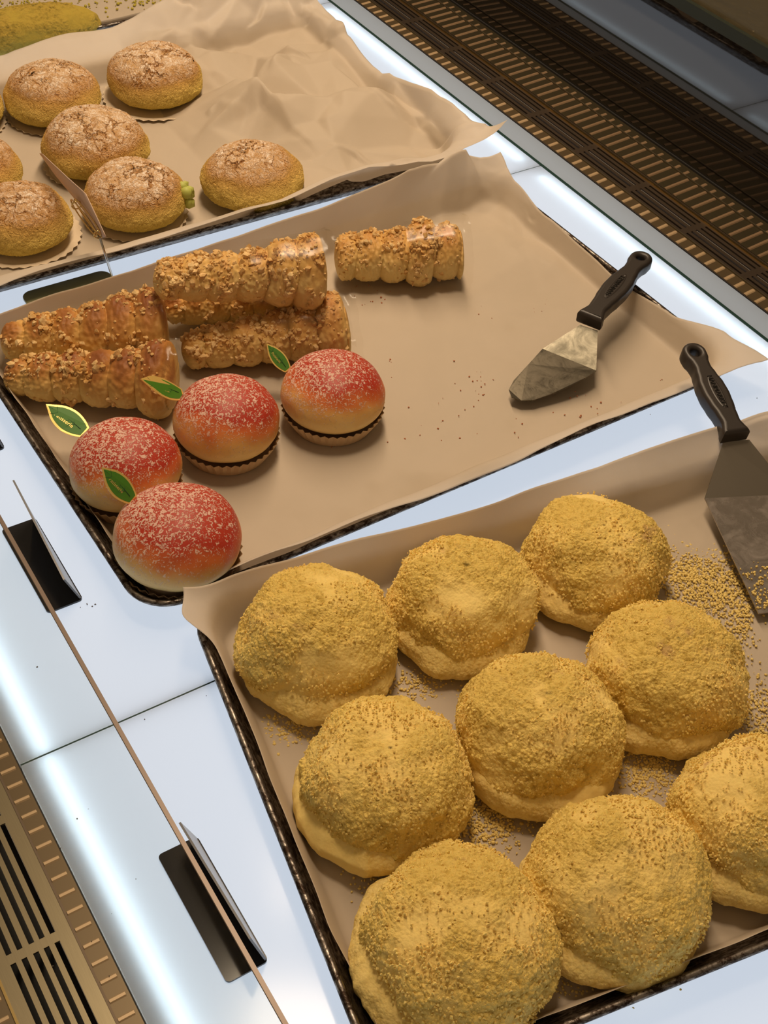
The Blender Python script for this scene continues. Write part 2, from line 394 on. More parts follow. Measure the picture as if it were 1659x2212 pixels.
def make_paper(c, rz, hx, hy, L, A, label, seed, crump, nx=200, ny=260, z0=.0030):
    """L: side -> extent beyond the floor edge along the side, A: side -> steepness (deg) past the rim"""
    fx, fy = hx-.0235, hy-.0235; V = []; Fc = []
    D1 = .0280
    FA = facets(nx, ny, hx, hy, int(seed*10), 90); FB = facets(nx, ny, hx, hy, int(seed*10)+1, 420)
    for j in range(ny+1):
        tv = -1+2*j/ny
        for i in range(nx+1):
            tu = -1+2*i/nx
            Lxm, Lxp = lerp1(tv, L['-x']), lerp1(tv, L['+x']); Lym, Lyp = lerp1(tu, L['-y']), lerp1(tu, L['+y'])
            u0, u1, v0, v1 = -(fx+Lxm), fx+Lxp, -(fy+Lym), fy+Lyp
            u = u0+(u1-u0)*(tu+1)/2; v = v0+(v1-v0)*(tv+1)/2
            ew = .0016*noise.noise(Vector((u*14, v*14, seed)))
            rc = .0145
            du = max(abs(u)-(fx-rc), 0); dv = max(abs(v)-(fy-rc), 0); dist = math.hypot(du, dv)
            bx = max(-(fx-rc), min(fx-rc, u)); by = max(-(fy-rc), min(fy-rc, v))
            x, y, z = u, v, z0; d = 0
            if dist > rc:
                nu, nv = du/dist, dv/dist; sx = 1 if u > 0 else -1; sy = 1 if v > 0 else -1
                x = bx+sx*nu*rc; y = by+sy*nv*rc
                d = (dist-rc)*(nu**4+nv**4)**.25
                au = lerp1(tv, A['+x' if u > 0 else '-x']); av = lerp1(tu, A['+y' if v > 0 else '-y'])
                al = math.radians(au*nu*nu+av*nv*nv)
                w = noise.noise(Vector((u*9, v*9, seed+3.3)))
                al += w*.5
                # smooth rise along the wall
                n = 14; px = 0; pz = 0; st = d/n
                for k in range(n):
                    dd = (k+.5)*st
                    if dd < .006: ang = math.radians(65)*dd/.006
                    elif dd < D1-.004: ang = math.radians(65)
                    else:
                        f = min((dd-D1+.004)/.012, 1); ang = math.radians(65)*(1-f)+al*f
                    px += st*math.cos(ang); pz += st*math.sin(ang)
                wv = .0022*noise.noise(Vector((x*22+seed, y*22, 7)))*min(d/.012, 1)
                x += sx*nu*(px+wv); y += sy*nv*(px+wv); z += pz
            cr = crump(tu, tv); fa = FA[j, i]; fb = FB[j, i]
            if cr > 0:
                z += cr*fa+cr*.30*fb
            z += .0006*max(noise.noise(Vector((u*30, v*30, seed+9))), 0)
            V.append((x, y, z))
    for j in range(ny):
        for i in range(nx):
            a = j*(nx+1)+i; Fc.append((a, a+1, a+nx+2, a+nx+1))
    o = link('parchment_paper', mesh_np('parchment_paper', V, Fc), PAPER)
    o.location = (*c, .0); o.rotation_euler = (0, 0, rz)
    m = o.modifiers.new('solid', 'SOLIDIFY'); m.thickness = .00012
    return tag(o, label, 'baking paper', 'parchment sheets lining the baking trays')
TA = ((-1.1735, .480), -.004, .1850, .2900)
TB = ((-.7560, .4825), .018, .1835, .2890)
TC = ((-.3370, .4810), -.1640, .1850, .2880)
TD = ((-1.6250, .440), .02, .1850, .2900)
make_tray(*TA, 'worn metal baking tray under the sugar-dusted melon buns')
make_tray(*TB, 'dark-rimmed metal baking tray carrying peach buns and cream horns')
make_tray(*TC, 'dark metal baking tray under the yellow crumb-coated buns, nearest')
make_tray(*TD, 'baking tray at the far top left holding the green crumb roll')
def cA(tu, tv):
    a = max(0, min(1, (tv-.12)/.3)); return .0022+.056*a*(1.0 if tu < .2 else max(0.45, 1-(tu-.2)*.9))
PAA = make_paper(*TA, {'-x': [.064, .066, .068, .074, .082, .086, .070], '+x': [.046, .044, .042, .041, .042, .048, .074],
                 '-y': [.03, .03], '+y': [.056, .042, .034, .034, .044, .070]},
           {'-x': [15, 18, 20, 24, 30, 30], '+x': [-10, 5, 12, 16, 18, 30], '-y': [50, 50], '+y': [40, 25, 15, 20, 20, 20]},
           'crumpled brown parchment sheet beneath the melon buns', 1.7, cA)
def cB(tu, tv): return .011*max(0, min(1, (tv-.35)/.3))*max(0, min(1, (-tu+.1)/.5)) + .0016
PAB = make_paper(*TB, {'-x': [.040, .044, .046, .047, .050, .054, .058, .046], '+x': [.022, .034, .039, .041, .042, .042, .042, .046, .056],
                 '-y': [.027, .026, .025, .024, .016], '+y': [.046, .034, .025, .024, .023, .028, .046, .060]},
           {'-x': [78, 80, 78, 72, 65, 60], '+x': [10, 10, 5, 8, 12, 10, 0], '-y': [60, 60], '+y': [50, 60, 60, 45, 20, 0]},
           'stained parchment sheet beneath the peach buns and cake server', 4.1, cB)
def cC(tu, tv): return .013*max(0, min(1, (tv-.30)/.3))*max(0, min(1, (-tu-.35)/.3)) + .0018
PAC = make_paper(*TC, {'-x': [.040, .045, .046, .048, .052, .058, .060, .060], '+x': [.022, .026, .028, .028, .032, .034],
                 '-y': [.046, .050, .030, .0275, .0275, .028, .028, .027, .027, .020, .019, .026], '+y': [.03, .03]},
           {'-x': [40, 65, 68, 60, 50, 40, 30], '+x': [35, 40, 30, 30], '-y': [20, 30, 60, 60, 60, 60, 60, 60], '+y': [50, 50]},
           'crumb-strewn parchment sheet beneath the yellow crumb buns', 8.6, cC)
PAD = make_paper(*TD, {'-x': [.03, .03], '+x': [.026, .026], '-y': [.03, .03], '+y': [.03, .03]},
           {'-x': [50, 50], '+x': [45, 45], '-y': [50, 50], '+y': [50, 50]},
           'greyish parchment sheet beneath the green crumb roll', 12.2, lambda a, b: .0012, 80, 110)

# ------------------------------------------------------------------ pastries
def dome(a, Hh, lo, p, seed, nu=360, nv=180, lump=.05, lumpsc=18, ext=None, squash=None):
    """rounded bun on z=0; returns verts, faces"""
    V = []; Fc = []; zc = lo*Hh
    for j in range(nv+1):
        t = -math.pi/2+math.pi*j/nv; c = max(math.cos(t), 0)**p; s = math.sin(t)
        z = zc+(zc*s if s < 0 else (Hh-zc)*s)
        for i in range(nu):
            f = 2*math.pi*i/nu; d = Vector((math.cos(f)*c, math.sin(f)*c, s))
            k = 1+lump*noise.noise(d*1.3+Vector((seed, 0, 0)))+lump*.45*noise.noise(d*3.1+Vector((0, seed, 0)))
            if ext: k *= ext(f, s)
            x, y = a*c*math.cos(f)*k, a*c*math.sin(f)*k
            V.append((x, y, z*(1+(k-1)*.6) if s > 0 else z))
    for j in range(nv):
        for i in range(nu):
            a0 = j*nu+i; a1 = j*nu+(i+1) % nu; Fc.append((a0, a1, a1+nu, a0+nu))
    return V, Fc

def mk_crumb(name, c0, c1, dark, cream=(.89, .68, .24), cell=430, amp=.0019, patch=None):
    M = Mat(name, c0, .85, spec=.15)
    oi = M.n('ShaderNodeObjectInfo'); tc = M.coord('Object')
    ad = M.n('ShaderNodeVectorMath', operation='ADD'); cb = M.n('ShaderNodeCombineXYZ')
    M.l(M.math('MULTIPLY', oi.outputs['Random'], 7.0), cb.inputs[0]); M.l(tc, ad.inputs[0]); M.l(cb.outputs[0], ad.inputs[1]); v = ad.outputs[0]
    dn = M.n('ShaderNodeTexNoise'); dn.inputs['Scale'].default_value = 160; dn.inputs['Detail'].default_value = 3; M.l(v, dn.inputs['Vector'])
    ds = M.n('ShaderNodeVectorMath', operation='SCALE'); M.l(dn.outputs[1], ds.inputs[0]); ds.inputs[3].default_value = .0022
    dv_ = M.n('ShaderNodeVectorMath', operation='ADD'); M.l(v, dv_.inputs[0]); M.l(ds.outputs[0], dv_.inputs[1]); vv = dv_.outputs[0]
    f1 = M.voro(vv, cell*1.05); f2 = M.voro(vv, cell*.36); n1 = M.noise(v, cell*.5, 5, .7); n2 = M.noise(v, 24, 3)
    mask = M.ramp(n2, [(.36, (.22,)*3), (.54, (1, 1, 1))])
    h = M.math('MULTIPLY', M.math('SUBTRACT', 1.0, f1), .75); h = M.math('ADD', h, M.math('MULTIPLY', M.math('SUBTRACT', 1.0, f2), 1.1))
    h = M.math('ADD', h, M.math('MULTIPLY', n1, 1.5)); h = M.math('MULTIPLY', h, mask)
    c = M.mix(n1, c1, c0); c = M.mix(M.ramp(n1, [(.34, (.8,)*3), (.50, (0, 0, 0))]), c, dark)
    c = M.mix(M.math('MULTIPLY', M.math('SUBTRACT', 1.0, mask), 1.1, True), c, cream)
    if patch:
        pm = M.ramp(M.noise(v, 26, 5, .7), [(.62, (0, 0, 0)), (.70, (1, 1, 1))]); c = M.mix(M.math('MULTIPLY', pm, .6), c, patch)
    M.base(c)
    M.disp(h, amp, 1.2)
    M.b.inputs['Subsurface Weight'].default_value = .12; M.b.inputs['Subsurface Radius'].default_value = (.004, .002, .0008); M.b.inputs['Subsurface Scale'].default_value = .6
    return M.m
CRUMB = mk_crumb('yellow_castella_crumbs', (.84, .635, .19), (.72, .51, .125), (.48, .31, .055), patch=(.50, .30, .14))
CREAM = mk_crumb('crumbed_cream', (.88, .70, .27), (.82, .61, .20), (.66, .45, .11), amp=.0007)
CRUMBG = mk_crumb('green_crumbs', (.50, .36, .07), (.32, .22, .035), (.12, .09, .015), (.40, .30, .05), cell=330, amp=.0016)
CRUMBL = Mat('loose_yellow_crumbs', (.80, .62, .22), .85, spec=.15).m
CRUMBT = Mat('fine_yellow_crumbs', (.90, .70, .24), .9, spec=.05); CRUMBT.b.inputs['Subsurface Weight'].default_value = .4; CRUMBT.b.inputs['Subsurface Radius'].default_value = (.003, .002, .001); CRUMBT = CRUMBT.m
CRUMBLG = Mat('loose_green_crumbs', (.45, .38, .06), .85, spec=.15).m

toward = math.atan2(-.57, .82)     # the side of each bun where its cream bulges out
crumbs = [
 ((492,1187,862,1535), (-.4860,.2890), .0585, .0660, .9, 'yellow crumb bun in the tray corner beside the near peach bun, cream squeezed out'),
 (0, (-.4673,.3966), .0560, .0620, 1.5, 'yellow crumb bun at the middle of the back row, dent near its foot'),
 (0, (-.4534,.5070), .0570, .0610, 3.1, 'yellow crumb bun farthest right in the back row, brown-crusted flank'),
 (0, (-.3423,.4814), .0575, .0640, 4.4, 'yellow crumb bun just below the spilled crumbs by the turner'),
 (0, (-.3485,.3775), .0580, .0640, 5.2, 'yellow crumb bun at the centre, ringed by all the others'),
 (0, (-.3658,.2696), .0580, .0630, 6.6, 'yellow crumb bun with a reddish split, against the left tray wall'),
 (0, (-.2556,.2494), .0610, .0610, 7.3, 'yellow crumb bun nearest the viewer, cut by the bottom of the photo'),
 (0, (-.2354,.3510), .0600, .0640, 8.8, 'yellow crumb bun with greyish flank beside the near tray rim'),
 (0, (-.2275,.4565), .0570, .0640, 9.4, 'yellow crumb bun cut off by the right side of the photo')]
for k, (_, (x, y), a, hh, sd, lab) in enumerate(crumbs):
    r = empty('crumb_bun', (x, y, .0035)); tag(r, lab, 'cream bun', 'yellow crumb-coated cream buns')
    a *= .985
    dirn = toward + (.5, -.1, -.9, -.3, .0, -.8, -1.2, -.6, -.8)[k]
    def ext(f, s, d0=dirn): return 1 - .045*max(math.cos(f-d0), 0)*(1 if s < .5 else max(0, 2-2*s))
    V, Fc = dome(a*.965, hh, .36, .80, sd, 440, 220, .10, ext=ext)
    sx, sy = -math.cos(dirn)*a*.035, -math.sin(dirn)*a*.035
    V = [(p[0]+sx, p[1]+sy, p[2]) for p in V]
    link('bun', mesh_np('bun', V, Fc), CRUMB, r)
    rnd = random.Random(k); mb = MB(); bz = hh*.1
    cand = []
    while len(cand) < 5200:
        jj = rnd.random(); ii = rnd.randrange(440); tt = math.asin(rnd.uniform(-.6, 1)); row = int((tt+math.pi/2)/math.pi*220)
        p = V[min(row, 219)*440+ii]
        if p[2] > bz: cand.append((p[0]+rnd.uniform(-.0011, .0011), p[1]+rnd.uniform(-.0011, .0011), p[2]+rnd.uniform(-.0004, .0003)))
    for p in cand:
        if noise.noise(Vector(p)*28+Vector((sd, 0, 0))) < -.25+rnd.uniform(-.15, .35): continue
        rad = rnd.uniform(.0005, .0012); n = len(mb.v)
        for q in ((1, 0, 0), (-1, 0, 0), (0, 1, 0), (0, -1, 0), (0, 0, 1), (0, 0, -1)):
            j_ = rad*rnd.uniform(.7, 1.3); mb.v.append((p[0]+q[0]*j_+rnd.uniform(-.3, .3)*rad, p[1]+q[1]*j_+rnd.uniform(-.3, .3)*rad, p[2]+q[2]*j_+rad*.4))
        mb.f += [(n+a_, n+b_, n+c_) for a_, b_, c_ in ((0, 2, 4), (2, 1, 4), (1, 3, 4), (3, 0, 4), (2, 0, 5), (1, 2, 5), (3, 1, 5), (0, 3, 5))]
    mb.build('crumb_coating', CRUMBT, r, False, 'stuff')
    def ext2(f, s, sd=sd, d0=dirn):
        return .935+.10*max(math.cos(f-d0), -.4)+.06*noise.noise(Vector((math.cos(f)*3, math.sin(f)*3, sd*2)))+.02*noise.noise(Vector((math.cos(f)*9, math.sin(f)*9, sd)))
    V, Fc = dome(a, hh*.48, .45, .45, sd+20, 360, 110, .04, ext=ext2)
    link('cream_layer', mesh_np('cream_layer', V, Fc), CREAM, r)

# melon buns
def mk_melon():
    M = Mat('melon_bun_crust', (.8, .6, .3), .75, spec=.2)
    oi = M.n('ShaderNodeObjectInfo'); tc = M.coord('Object'); z = split(M, tc)[2]
    ad = M.n('ShaderNodeVectorMath', operation='ADD'); cb = M.n('ShaderNodeCombineXYZ')
    M.l(M.math('MULTIPLY', oi.outputs['Random'], 7.0), cb.inputs[0]); M.l(tc, ad.inputs[0]); M.l(cb.outputs[0], ad.inputs[1]); v = ad.outputs[0]
    wv = M.n('ShaderNodeVectorMath', operation='ADD'); ns = M.n('ShaderNodeTexNoise'); ns.inputs['Scale'].default_value = 70; ns.inputs['Detail'].default_value = 4; M.l(v, ns.inputs['Vector'])
    sc = M.n('ShaderNodeVectorMath', operation='SCALE'); M.l(ns.outputs[1], sc.inputs[0]); sc.inputs[3].default_value = .034
    M.l(v, wv.inputs[0]); M.l(sc.outputs[0], wv.inputs[1]); vv = wv.outputs[0]
    cr = M.voro(vv, 62, 'DISTANCE_TO_EDGE'); cr2 = M.voro(vv, 190, 'DISTANCE_TO_EDGE'); gt = M.ramp(M.noise(v, 40, 2), [(.42, (0, 0, 0)), (.60, (1, 1, 1))])
    zz = M.math('ADD', z, M.math('MULTIPLY', M.math('SUBTRACT', M.noise(v, 14, 2), .5), .022))
    body = M.ramp(M.math('MULTIPLY', zz, 16.0), [(.10, (.60, .47, .095)), (.40, (.65, .46, .12)), (.66, (.50, .26, .075)), (.95, (.56, .33, .13))])
    tops = M.ramp(M.math('MULTIPLY', zz, 16.0), [(.58, (0, 0, 0)), (.80, (1, 1, 1))])
    crk = M.ramp(cr, [(.008, (0, 0, 0)), (.06, (1, 1, 1))]); crk = M.math('ADD', crk, M.math('MULTIPLY', gt, .8), True); crk2 = M.ramp(cr2, [(.01, (.25,)*3), (.16, (1, 1, 1))])
    pw = M.ramp(M.noise(v, 110, 6, .8), [(.40, (.10,)*3), (.60, (.78,)*3)])
    fac = M.math('MULTIPLY', M.math('MULTIPLY', tops, M.math('MULTIPLY', pw, 1.25, True)), M.math('MULTIPLY', crk, crk2))
    c = M.mix(fac, body, (.88, .77, .64))
    c = M.mix(M.math('MULTIPLY', M.math('SUBTRACT', 1.0, crk), M.math('MULTIPLY', tops, .75)), c, (.38, .17, .05))
    M.base(c)
    hgt = M.math('ADD', M.math('MULTIPLY', crk, M.math('ADD', M.math('MULTIPLY', tops, .8), .2)), M.math('MULTIPLY', crk2, .3))
    hgt = M.math('ADD', hgt, M.math('MULTIPLY', M.noise(v, 150, 5, .7), 1.3))
    M.disp(hgt, .0022, 1.3); return M.m
MELON = mk_melon()
LINER = Mat('pale_paper_liner', (.70, .58, .42), .7).m
def liner(r0, r1, hgt, n, parent, name='paper_liner', mat=None, z=.0012, flare=1.0, seed=0):
    V = []; Fc = []; N = n*2; rows = 4
    V.append((0, 0, z))
    for j in range(rows+1):
        t = j/rows
        for i in range(N):
            f = 2*math.pi*i/N; pl = (1 if i % 2 else -1)*.0011*(t*.9+.1)
            r = r0+(r1-r0)*t+pl; V.append((r*math.cos(f), r*math.sin(f), z+hgt*t+.0008*t*noise.noise(Vector((math.cos(f)*3, math.sin(f)*3, seed)))))
    for i in range(N): Fc.append((0, 1+i, 1+(i+1) % N))
    for j in range(rows):
        for i in range(N):
            a0 = 1+j*N+i; a1 = 1+j*N+(i+1) % N; Fc.append((a0, a1, a1+N, a0+N))
    o = link(name, mesh_np(name, V, Fc, False), mat or LINER, parent)
    m = o.modifiers.new('s', 'SOLIDIFY'); m.thickness = .0002
    return o
melons = [
 ((-1.2982,.4173), .0535, .0545, 1.1, 'pale cracked melon bun leftmost of the back pair'),
 ((-1.2854,.5341), .0545, .0570, 2.2, 'sugar-dusted melon bun farthest back, on a pleated paper circle'),
 ((-1.1768,.4167), .0560, .0570, 3.3, 'browner melon bun in the middle of the cluster, behind the card'),
 ((-1.0690,.4136), .0520, .0525, 4.4, 'yellow melon bun with green filling poking from its side'),
 ((-1.0490,.5344), .0540, .0515, 5.5, 'lone melon bun near the tray edge above the cream horns'),
 ((-1.0830,.3000), .0510, .0490, 6.6, 'sugar-dusted melon bun left of the clipped card, cut by the photo edge'),
 ((-1.1908,.2860), .0530, .0490, 7.7, 'melon bun at the left photo edge with only its right side showing'),
 ((-1.3214,.3176), .0510, .0530, 8.8, 'melon bun showing only a sliver at the left photo edge')]
for k, ((x, y), a, hh, sd, lab) in enumerate(melons):
    r = empty('melon_bun', (x, y, .0040), sd); tag(r, lab, 'melon bun', 'melon buns dusted with sugar')
    V, Fc = dome(a*.99, hh, .38, .84, sd, 300, 150, .05)
    link('bun', mesh_np('bun', V, Fc), MELON, r)
    liner(a*(.66 if k == 4 else .9), a*(1.10 if k in (1, 5) else .72 if k == 4 else .98), .0022, 34, r, seed=sd)
    if k == 3:
        mb = MB(); rnd = random.Random(5)
        rr = Matrix.Rotation(-sd, 3, 'Z')
        for q in range(16):
            p = rr @ (Vector((.024, .0435, .024)) + Vector((rnd.uniform(-.006, .006), rnd.uniform(-.004, .004), rnd.uniform(-.009, .009))))
            mb.blob(p, .0055, rnd)
        o = mb.build('green_filling', Mat('green_cream', (.45, .48, .10), .6).m, r, True)

# peach buns
def mk_peach():
    M = Mat('peach_bun_skin', (.9, .6, .4), .5, spec=.25)
    oi = M.n('ShaderNodeObjectInfo'); tc = M.coord('Object'); o3 = split(M, tc)
    ad = M.n('ShaderNodeVectorMath', operation='ADD'); cb = M.n('ShaderNodeCombineXYZ')
    M.l(M.math('MULTIPLY', oi.outputs['Random'], 7.0), cb.inputs[0]); M.l(tc, ad.inputs[0]); M.l(cb.outputs[0], ad.inputs[1]); v = ad.outputs[0]
    # red blush: strongest near the crown, local -x/-y is the pale side
    q = M.math('SUBTRACT', M.math('MULTIPLY', o3[2], 16.5), .12)
    q = M.math('ADD', q, M.math('MULTIPLY', o3[0], 4.0))
    q = M.math('ADD', q, M.math('MULTIPLY', M.math('SUBTRACT', M.noise(v, 30, 3), .5), .40))
    base = M.ramp(q, [(.22, (.82, .61, .27)), (.38, (.78, .46, .15)), (.52, (.66, .18, .05)), (.68, (.43, .040, .020)), (.95, (.45, .055, .030))])
    sp = M.ramp(M.noise(v, 34, 3, .7), [(.70, (0, 0, 0)), (.73, (1, 1, 1))])
    base = M.mix(M.math('MULTIPLY', sp, .5), base, (.72, .10, .03))
    fl = M.noise(v, 420, 2, .6, 1.2)
    q2 = M.math('ADD', M.math('MULTIPLY', o3[2], 9.0), M.math('MULTIPLY', o3[1], 3.5))
    th = M.math('MULTIPLY', M.math('SUBTRACT', q2, .23), 1.0, True)
    pw = M.ramp(M.math('ADD', fl, M.math('MULTIPLY', th, .36)), [(.60, (0, 0, 0)), (.655, (1, 1, 1))])
    gate = M.ramp(M.math('MULTIPLY', o3[2], 20.0), [(.50, (0, 0, 0)), (.75, (1, 1, 1))])
    pw = M.math('MULTIPLY', pw, gate)
    M.base(M.mix(M.math('MULTIPLY', pw, .72), base, (.82, .62, .50)))
    M.bump(M.math('ADD', pw, M.math('MULTIPLY', M.noise(v, 60, 3), .3)), .6, .0008)
    M.l(M.math('ADD', M.math('MULTIPLY', pw, .4), .42), M.b.inputs['Roughness'])
    M.b.inputs['Subsurface Weight'].default_value = .15; M.b.inputs['Subsurface Radius'].default_value = (.006, .003, .001); M.b.inputs['Subsurface Scale'].default_value = .6
    return M.m
PEACH = mk_peach()
def font_mesh(text, size, ext=.00008):
    cu = bpy.data.curves.new('txt', 'FONT'); cu.body = text; cu.size = size; cu.extrude = ext; cu.align_x = 'CENTER'; cu.align_y = 'CENTER'
    o = bpy.data.objects.new('txt', cu); col.objects.link(o)
    dg = bpy.context.evaluated_depsgraph_get(); me = bpy.data.meshes.new_from_object(o.evaluated_get(dg)); bpy.data.objects.remove(o); me.name = text.lower()
    me.materials.clear(); return me
def leaf_pick(parent, base, tip, facing, width, gold=1.0):
    """flat foil-edged leaf card from base to tip (world points), its face turned towards 'facing'"""
    base, tip = Vector(base), Vector(tip); ax = (tip-base); Ln = ax.length; ax.normalize()
    nrm = Vector(facing); nrm = (nrm-ax*nrm.dot(ax)).normalized(); sd = nrm.cross(ax)
    MW = parent.matrix_world.inverted() if False else Matrix.Rotation(-parent.rotation_euler.z, 4, 'Z') @ Matrix.Translation(-parent.location)
    T = MW @ Matrix(((ax.x, sd.x, nrm.x, base.x), (ax.y, sd.y, nrm.y, base.y), (ax.z, sd.z, nrm.z, base.z), (0, 0, 0, 1)))
    def outline(sc, n=26):
        pts = []
        for k in range(n+1):
            t = k/n; w = width/2*(math.sin(math.pi*min(t*.86+.14, 1))**.85)*(1 if t < .75 else 1-(t-.75)*1.2)*sc
            if t > .985: w = 0
            pts.append((t, w))
        xs = [(Ln*(t*(1-(1-sc)*.55)+(1-sc)*.2), w) for t, w in pts]
        return [(x, w) for x, w in xs] + [(x, -w) for x, w in reversed(xs[:-1])]
    def plate(name, sc, z0, z1, mat, par):
        ol = outline(sc); n = len(ol); V = [(x, y, z0) for x, y in ol]+[(x, y, z1) for x, y in ol]
        # gentle curl
        V = [(x, y, z+.10*(x/Ln-.5)**2*Ln*.6) for x, y, z in V]
        V = [tuple(T @ Vector(p)) for p in V]
        Fc = [tuple(range(n))[::-1], tuple(range(n, 2*n))]+[(i, (i+1) % n, n+(i+1) % n, n+i) for i in range(n)]
        return link(name, mesh_np(name, V, Fc, False), mat, par)
    lf = plate('leaf_pick', 1.0, 0, .0004, GOLD, parent)
    plate('green_leaf', .82, .0003, .0006, LEAF, lf); 
    mb = MB()
    def curlz(x): return .0007+.10*(x/Ln-.5)**2*Ln*.6
    def T3(x, y): return tuple(T @ Vector((x, y, curlz(x))))
    mb.tube([T3(Ln*(.12+.78*k/8), -width*.05*math.sin(k*.4)) for k in range(9)], [.00035-.00025*k/8 for k in range(9)], 5)
    for t in (.28, .42, .56, .70):
        for s in (-1, 1): mb.tube([T3(Ln*t, 0), T3(Ln*(t+.06), s*width*.13), T3(Ln*(t+.11), s*width*.26*(1.1-t*.4))], [.00026, .0002, .00006], 5)
    mb.build('vein', LEAFD, lf)
    me = font_mesh('Patisserie', width*.22)
    Tt = T @ Matrix.Translation((Ln*.50, width*.10, .0008)) @ Matrix.Rotation(math.pi, 4, 'Z')
    me.transform(Tt); link('lettering', me, GOLD, lf)
    return lf
peaches = [
 ((-.7066,.4302), .0435, .0480, 2.3, 'peach bun standing apart to the right of the others', (622,800,.034), (575,742,.052), .013),
 ((-.7172,.3368), .0432, .0500, 2.2, 'peach bun in the middle with its leaf over the near cream horn', (394,853,.046), (301,820,.084), .0195),
 ((-.7050,.2439), .0434, .0510, 2.5, 'peach bun by the left tray wall, behind the nearest peach bun', (184,935,.036), (99,874,.050), .021),
 ((-.6165,.2460), .0472, .0520, 2.0, 'nearest peach bun, in the tray corner, its leaf bright gold-rimmed', (287,1080,.056), (218,1009,.084), .0175)]
for k, ((x, y), a, hh, rz, lab, b, t, wd) in enumerate(peaches):
    r = empty('peach_bun', (x, y, .0036), rz-.3*k*0); tag(r, lab, 'peach bun', 'peach-shaped buns with leaf picks')
    V, Fc = dome(a*.995, hh+.006, .42, .90, k*3.3+1, 220, 120, .025)
    V = [(p[0], p[1], p[2]+.006) for p in V]
    link('bun', mesh_np('bun', V, Fc), PEACH, r)
    liner(a*.80, a*.985, .0165, 40, r, 'paper_cup', CUP, seed=k)
    leaf_pick(r, P(*b), P(*t), Vector((-.45, -.25, .35))*0 + (Vector((0, 0, CAM_H))-P(*b)).normalized()+Vector((-.25, .1, .5)) , wd)

# cream horns
def mk_horn():
    M = Mat('baked_horn_dough', (.8, .5, .2), .55, spec=.3)
    oi = M.n('ShaderNodeObjectInfo'); tc = M.coord('Object'); o3 = split(M, tc)
    ad = M.n('ShaderNodeVectorMath', operation='ADD'); cb = M.n('ShaderNodeCombineXYZ')
    M.l(M.math('MULTIPLY', oi.outputs['Random'], 7.0), cb.inputs[0]); M.l(tc, ad.inputs[0]); M.l(cb.outputs[0], ad.inputs[1]); v = ad.outputs[0]
    at = M.n('ShaderNodeAttribute', attribute_name='bake'); q = at.outputs['Fac']
    q = M.math('ADD', q, M.math('MULTIPLY', M.math('SUBTRACT', M.noise(v, 45, 4, .6), .5), .45))
    c = M.ramp(q, [(.10, (.74, .55, .22)), (.38, (.66, .40, .12)), (.62, (.46, .20, .045)), (.90, (.25, .08, .018))])
    M.base(c)
    M.bump(M.noise(v, 150, 5, .65), .5, .0015); return M.m
HORN = mk_horn()
def mk_streusel():
    M = Mat('streusel_crumble', (.78, .50, .17), .8, spec=.15); v = M.coord('Object')
    M.base(M.mix(M.ramp(M.noise(v, 70, 4), [(.35, (0,)*3), (.65, (1,)*3)]), (.78, .56, .27), (.56, .31, .09))); M.bump(M.noise(v, 500, 3), .5, .0008); return M.m
STREU = mk_streusel()
FILM = mk_glass('clear_film', (.975, .97, .96), .018); FILM.node_tree.nodes['Glossy BSDF'].inputs[1].default_value = .22
